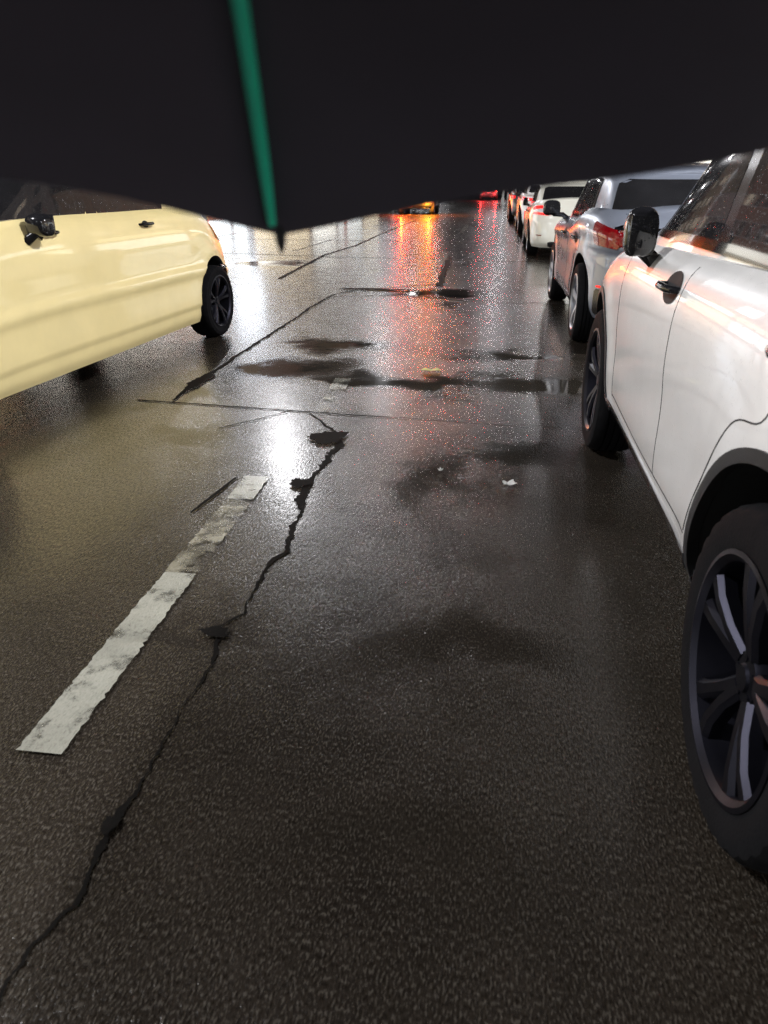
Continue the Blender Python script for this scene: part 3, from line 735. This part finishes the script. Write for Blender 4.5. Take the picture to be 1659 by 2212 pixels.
sed = dict(suv); sed.update(paint=M['cream'], r=.325, w=1.80, wb=2.68, ro=1.05, fo=.85, zb=.20, z_tail=1.08, z_hood=.88, belt=[(-1.7, 1.07), (-1.0, 1.01), (.4, .97), (1.1, .93)],
    roof=[(-1.2, 1.40), (-.6, 1.45), (-.1, 1.47), (.3, 1.44), (.9, 1.3)], gz=.95, clad=0, sill=None, alloy=M['alloy'], chrome_belt=False, mirror=(.55, 1.02), mz0=.93, hz=.86,
    gyr=[(0, -1.85), (.5, -1.5), (.85, -1.18), (1, -1.0)], gyf=[(0, 1.30), (.5, .72), (.85, .36), (1, .15)], wins=[(-1.32, -.36, -1.02, -.36, .13, .84), (-.27, .98, -.27, .32, .12, .84)], rw=(.84, .24, .86), nt=34,
    rp=[(0, .12), (.1, .02), (.3, 0), (.55, .03), (.62, .06), (.85, .10), (1, .16)],
    ends=[('tail_light', 'wrap', (32, 74, .80, .87, .84, .90, -1), 'redlit'), ('tail_light', 'wrap', (34, 76, .70, .755, .69, .735, -1), 'redlit'), ('lamp_insert', 'wrap', (36, 72, .765, .795, .745, .83, -1), 'clearlens'),
          ('reflector', 'wrap', (48, 62, .26, .28, .26, .28, -1), 'redlens'), ('bumper_trim', 'mid', (-.6, .6, .02, .14, -1), 'black'), ('headlight', 'wrap', (34, 66, .64, .78, .66, .76, 1), 'clearlens')], plate_z=.75)
car(sed, 'cream white sedan with split red tail lights ahead of the silver SUV', 'car', (1.46, 18.05, 0), R(.3), 'white_sedan')

hat = dict(suv); hat.update(paint=M['white'], w=1.82, zb=.26, z_tail=1.10, sill=None, clad=0, alloy=M['alloy'], chrome_belt=False, nt=30, mirror_mat='gloss',
    roof=[(-1.75, 1.42), (-1.2, 1.50), (-.2, 1.55), (.3, 1.52), (.9, 1.4)], rw=(.84, .18, .82),
    ends=[('tail_light', 'wrap', (33, 80, .80, .92, .83, .90, -1), 'redlit'), ('reflector', 'wrap', (50, 56, .22, .50, .24, .50, -1), 'redlit'), ('bumper_trim', 'mid', (-.72, .72, .02, .16, -1), 'black'), ('headlight', 'wrap', (34, 66, .60, .74, .62, .72, 1), 'clearlens')])
car(hat, 'white hatchback with slim tail lights and lit upright reflectors far along the row', 'car', (1.40, 25.4, 0), R(.6), 'white_hatchback')
dk = dict(hat); dk.update(paint=M['darkpaint'], ends=[('tail_light', 'wrap', (33, 60, .74, .86, .76, .88, -1), 'redlit'), ('bumper_trim', 'mid', (-.72, .72, .02, .16, -1), 'black')])
car(dk, 'dark car with lit red tail lights farthest along the right row', 'car', (1.16, 34.0, 0), R(.8), 'dark_car')

M['tail_hot'] = emis('braking_lamp_red', (1, .02, .012), 30); M['amber_hot'] = emis('indicator_amber', (1, .42, .03), 30)
van = dict(suv); van.update(paint=M['darkpaint'], sill=None, clad=0, nt=26, roof=[(-1.9, 1.80), (-1.2, 1.86), (-.2, 1.88), (.3, 1.85), (.9, 1.7)],
    ends=[('tail_light', 'wrap', (36, 60, .56, .74, .56, .74, -1), 'tail_hot'), ('indicator', 'wrap', (40, 60, .46, .52, .46, .52, -1), 'amber_hot'), ('bumper_trim', 'mid', (-.72, .72, .02, .16, -1), 'black')])
vroot, _, _ = car(van, 'dark van with bright red brake lights beyond the umbrella in the middle lane', 'van', (-4.45, 42, 0), 0, 'braking_van')
def glow(parent, name, x, y, z, e, col, r_=.09):
    ld = bpy.data.lights.new(name, 'POINT'); ld.energy = e; ld.color = col; ld.shadow_soft_size = r_
    lo = bpy.data.objects.new(name, ld); COL.objects.link(lo); lo.location = (x, y, z); lo.parent = parent
for sx in (-1, 1):
    glow(vroot, 'brake_light', sx*.78, -2.30,     .88, 1500, (1, .02, .01)); glow(vroot, 'indicator_light', sx*.70, -2.30,   .70, 1900 if sx > 0 else 400, (1, .45, .03), .06)
v2 = dict(van); v2.update(ends=[('tail_light', 'wrap', (36, 58, .60, .72, .60, .72, -1), 'tail_hot')])
v2root, _, _ = car(v2, 'distant dark car with small red tail lights in our own lane', 'car', (-1.5, 84, 0), 0, 'distant_car')

for sx in (-1, 1): glow(v2root, 'tail_lamp_light', sx*.78, -2.3,   .9, 900, (1, .03, .03))
tx = dict(suv); tx.update(seams=False, cup=.05, mo_w=.08, mo_h=.065, paint=M['taxi'], w=1.76, wb=3.6, r=.33, ro=.72, fo=.85, zb=.20, z_tail=1.0, z_hood=.95, belt=[(-1.7, 1.14), (-1.3, 1.17), (-.3, 1.17), (.8, 1.16), (1.4, 1.10)],
    wp=[(0, .93), (.06, .96), (.14, .97), (.16, .985), (.40, .985), (.44, 1.0), (.49, 1.0), (.52, .985), (.75, .98), (.9, .955), (.96, .93), (1, .89)], n=6,
    rp=[(0, .14), (.1, .02), (.3, 0), (.5, .03), (.7, .08), (.85, .16), (1, .34)],
    roof=[(-1.6, 1.48), (-1.2, 1.54), (-.2, 1.58), (.4, 1.56), (.9, 1.5)], gz=1.10, clad=0, sill=None, alloy=M['alloy_dark'], chrome_belt=True, mirror=(.75, 1.13), mz0=1.04, hz=1.075, mirror_mat='gloss',
    gyr=[(0, -1.75), (.5, -1.55), (.85, -1.4), (1, -1.3)], gyf=[(0, 1.45), (.5, 1.0), (.85, .7), (1, .55)], handles=[-.60, .62], handle_mat='gloss', bdoor=.02,
    wins=[(-1.05, -.05, -.95, -.05, .14, .84), (.05, 1.25, .05, .72, .14, .84)], rw=(.80, .20, .80), plate_z=.6,
    ends=[('tail_light', 'wrap', (34, 50, .80, .92, .80, .90, -1), 'amber'), ('bumper_trim', 'wrap', (30, 88, .50, .53, .50, .53, -1), 'chrome'), ('headlight', 'wrap', (34, 66, .60, .74, .62, .72, 1), 'clearlens')])
car(tx, 'cream yellow taxi speeding past in the left lane', 'taxi', (-3.60, 5.05, 0), R(180-3.0), 'taxi')

# ------------------------------------------------------------------ umbrella held over the lens
def az(a, el, d): return Vector((d*math.sin(R(a)), d*math.cos(R(a)), CAM_H+d*math.tan(R(el))))
MCAN = simple('black_umbrella_fabric', (.066, .058, .082), .7, bscale=900, bstr=.15, bdist=.0005)
MRIB = simple('green_rib', (.03, .80, .52), .35)
def umbrella():
    tip0 = az(-16.4, -3.3, .50); dirv = Vector((math.sin(R(-16.4)), math.cos(R(-16.4)), 0)); side = Vector((dirv.y, -dirv.x, 0))
    Ru = .60; hub = tip0 - dirv*Ru - side*.035; hub.z = CAM_H + .235
    root = thing('umbrella', 'black umbrella with green ribs held just above the lens', 'umbrella', (hub.x, hub.y, CAM_H-.5))
    base = Vector(root.location)
    tipz = {0: tip0.z, 1: CAM_H+.059, 7: CAM_H+.030, 2: CAM_H+.05, 6: CAM_H+.05, 3: CAM_H+.06, 5: CAM_H+.06, 4: CAM_H+.06}
    tips = [hub + Ru*(dirv*math.cos(2*math.pi*k/8)+side*math.sin(2*math.pi*k/8)) for k in range(8)]
    tips[0] = tip0.copy(); tips[1] += side*.06; tips[7] += side*.05
    for k in range(8): tips[k].z = tipz[k]
    def rib(k, t):      # 0 hub .. 1 tip
        p = hub.lerp(tips[k], t); p.z = hub.z+(tips[k].z-hub.z)*(t**2.1); return p
    bm = bmesh.new(); N = 14; Mr = 22
    def can(k, u, t):
        a, b = rib(k, t), rib((k+1) % 8, t)
        p = a.lerp(b, u); sc = 4*u*(1-u)
        mid = hub.copy(); mid.z = p.z
        q = p.lerp(mid, .055*sc*t*t)          # scalloped hem, stretched panel
        q.z += (-.002 if k == 0 else .012)*sc*t*t + .004*math.sin(u*9+k)*t*sc
        return q
    grid = {}
    for k in range(8):
        for i in range(N):
            for j in range(Mr+1):
                u, t = i/N, j/Mr
                grid[k*N+i, j] = bm.verts.new(can(k, u, max(t, .002))-base)
    for c in range(8*N):
        for j in range(Mr): bm.faces.new((grid[c, j], grid[(c+1) % (8*N), j], grid[(c+1) % (8*N), j+1], grid[c, j+1]))
    ex = bmesh.ops.extrude_face_region(bm, geom=bm.faces[:])
    for v in ex['geom']:
        if isinstance(v, bmesh.types.BMVert): v.co.z += .0012
    obj('canopy', bm, MCAN, root, angle=60)
    for k in range(8):
        bm = bmesh.new()
        o_ = Vector((0, 0, -.006)) - side*.004*(k == 0)
        tube(bm, [rib(k, .02+.955*j/24)+o_-base for j in range(25)], [.0037]*23+[.0033, .0026], 10)
        rb = obj('rib', bm, MRIB, root)
        bm = bmesh.new(); d = (tips[k]-rib(k, .93)).normalized()
        if k == 0: d = (d+Vector((0, 0, -1.2))).normalized()
        tube(bm, [tips[k]-d*.008-base, tips[k]+d*.004-base, tips[k]+d*.012-base], [.0045, .0035, .0012], 10)
        obj('rib_tip', bm, M['black'], rb)
    bm = bmesh.new(); tube(bm, [hub+Vector((0, 0, .07))-base, hub-base, hub+Vector((0, 0, -.62))-base], [.003, .007, .007], 12); obj('shaft', bm, M['chrome'], root)
    bm = bmesh.new(); tube(bm, [hub+Vector((0, 0, -z))-base for z in (.60, .62, .68, .72, .735)], [.010, .016, .017, .015, .008], 16); obj('handle', bm, M['black'], root)
umbrella()

# ------------------------------------------------------------------ street lamps
MLAMP = emis('lamp_lens', (1, .97, .90), 30)
def lamp(x, y, h, label, power, arm=1.6, d=1, color=(.97, .97, 1), group='street lamps along the kerbs', size=.45):
    t = thing('street_lamp', label, 'street lamp', (x, y, 0), 0, group)
    bm = bmesh.new(); tube(bm, [(0, 0, 0), (0, 0, .5), (0, 0, .52), (0, 0, h-.6), (d*.15, 0, h-.15), (d*.5, 0, h+.05)], [.13, .12, .085, .055, .05, .045], 14); obj('pole', bm, M['steel'], t)
    bm = bmesh.new(); tube(bm, [(d*.5, 0, h+.05), (d*arm, 0, h+.12)], .04, 10); obj('arm', bm, M['steel'], t)
    bm = bmesh.new(); box(bm, (d*(arm+.3), 0, h+.14), (.75, .30, .10), bevel=.03); hd = obj('lamp_head', bm, M['steel'], t)
    bm = bmesh.new(); box(bm, (d*(arm+.3), 0, h+.082), (.60, .22, .02)); obj('lamp_lens', bm, MLAMP, hd, smooth=False)
    ld = bpy.data.lights.new('street_light', 'POINT'); ld.shadow_soft_size = .16; ld.energy = power; ld.color = color
    lo = bpy.data.objects.new('street_light', ld); COL.objects.link(lo); lo.location = (d*(arm+.3), 0, h-.14); lo.parent = t
    return t
LP = 700
for x, y, d, p, arm, lab in ((-9.6, 24, 1, 2.8, 1.9, 'first lamp past the taxi on the left kerb'), (-9.2, 45, 1, 4, 1.9, 'second lamp past the taxi on the left kerb'), (-9.6, 68, 1, 1, 1.6, 'third lamp past the taxi on the left kerb'),
               (-9.6, 92, 1, 1, 1.6, 'farthest lamp on the left kerb'), (9.6, 44, -1, 2.5, 5.8, 'long-armed lamp on the right kerb beyond the parked cars'), (9.6, 85, -1, 1, 2.0, 'farthest lamp on the right kerb'),
               (.0, 64, -1, 3.2, .1, 'nearer lamp on the median far ahead'), (.6, 96, -1, 1.0, .1, 'farther lamp on the median far ahead'),
               (-9.6, 1, 1, 6.0, 1.6, 'lamp on the left kerb beside the taxi'), (-9.6, -14, 1, 1.2, 1.6, 'lamp on the left kerb behind the viewer'),
               (9.6, 4, -1, 7.0, 2.2, 'lamp on the right kerb beside the white SUV'), (9.6, -12, -1, 1.4, 1.6, 'lamp on the right kerb behind the viewer')):
    lamp(x, y, 8.0, 'tall white '+lab, LP*p, d=d, arm=arm)
t = thing('billboard', 'cool white lit billboard on two posts beyond the left pavement', 'billboard', (-17.0, 49, 0))
bm = bmesh.new(); box(bm, (0, 0, 6.4), (.3, 6, 3.2), bevel=.04); obj('frame', bm, M['steel'], t)
bm = bmesh.new(); box(bm, (.17, 0, 6.4), (.04, 5.6, 2.8)); obj('lit_panel', bm, emis('billboard_light', (.80, .88, 1), 7), t, smooth=False)
for yy in (-2, 2):
    bm = bmesh.new(); tube(bm, [(0, yy, 0), (0, yy, 4.85)], .12, 12); obj('post', bm, M['steel'], t)

# ------------------------------------------------------------------ buildings on both sides
def bmat(name, col):
    return simple(name, col, .8, var=.15, nscale=1.5, bscale=12, bstr=.2)
SHOP = [emis('shop_light_white', (1, .98, .88), 2.8), emis('shop_light_cool', (.86, .95, 1), 2.8), emis('shop_light_warm', (1, .82, .50), 1.6), emis('shop_light_red', (1, .1, .08), 5)]
WLIT = emis('lit_window', (1, .86, .66), .8)
for m_ in (WLIT, MLAMP, M['redlit'], M['tail_hot'], M['amber_hot']): m_.cycles.emission_sampling = 'NONE'
def building(x, y, wy, h, d, mat, lab, seed, shop):
    rnd = random.Random(seed); dep = 10
    t = thing('building', lab, 'building', (x, y, 0))
    s = -1 if d > 0 else 1      # facade faces the road: d=+1 -> facade towards +x
    bm = bmesh.new(); box(bm, (-d*dep/2, 0, h/2), (dep, wy, h)); obj('wall', bm, mat, t, smooth=False)
    bm = bmesh.new(); box(bm, (-d*dep/2, 0, h+.25), (dep+.3, wy+.3, .5), bevel=.05); obj('parapet', bm, mat, t)
    bm = bmesh.new(); box(bm, (d*.04, 0, 1.7), (.12, wy-1.4, 2.5)); obj('shop_window', bm, SHOP[shop], t, smooth=False)
    bm = bmesh.new(); box(bm, (d*.65, 0, 3.15), (1.3, wy-.8, .12)); obj('awning', bm, M['black'], t)
    bm = bmesh.new(); box(bm, (d*.12, 0, 3.75), (.2, wy-2.2, .8), bevel=.03); obj('sign_panel', bm, SHOP[(shop+1) % 3], t)
    ny = int(wy//2.6); fl = int((h-5)//3.1)
    for f in range(fl):
        for k in range(ny):
            yy = (k-(ny-1)/2)*2.6; zz = 5.6+f*3.1
            bm = bmesh.new(); box(bm, (d*.03, yy, zz), (.10, 1.25, 1.5)); fr_ = obj('window', bm, M['steel'], t, smooth=False)
            bm = bmesh.new(); box(bm, (d*.075, yy, zz), (.03, 1.08, 1.34)); obj('pane', bm, WLIT if rnd.random() < .35 else M['glass'], fr_, smooth=False)
BM = [bmat('render_grey', (.22, .21, .2)), bmat('render_ochre', (.3, .24, .16)), bmat('brick_brown', (.18, .10, .07))]
ORD = ['first', 'second', 'third', 'fourth', 'fifth', 'sixth', 'seventh', 'eighth', 'ninth']
desc = ['grey rendered', 'ochre rendered', 'brown brick']; sh = ['white', 'cool white', 'warm', 'red']
yy = -20
for k in range(9):
    wy = (14, 18, 12, 16)[k % 4]; h = (12, 17, 9, 14)[(k*3) % 4]
    building(-18.2, yy+wy/2, wy-.4, h, 1, BM[k % 3], f'{desc[k%3]} {("low","tall","mid-height")[(h>10)+(h>13)-0 if h<15 else 1]} block with {sh[k%3]} shopfront, {ORD[k]} along the left side', k, k % 3)
    yy += wy
yy = -20
for k in range(9):
    wy = (16, 13, 18, 12)[k % 4]; h = (14, 9, 16, 12)[(k*3) % 4]
    building(13.7, yy+wy/2, wy-.4, h, -1, BM[(k+1) % 3], f'{desc[(k+1)%3]} block with {sh[(k+1)%3]} shopfront, {ORD[k]} along the right side', 40+k, (k+1) % 3)
    yy += wy
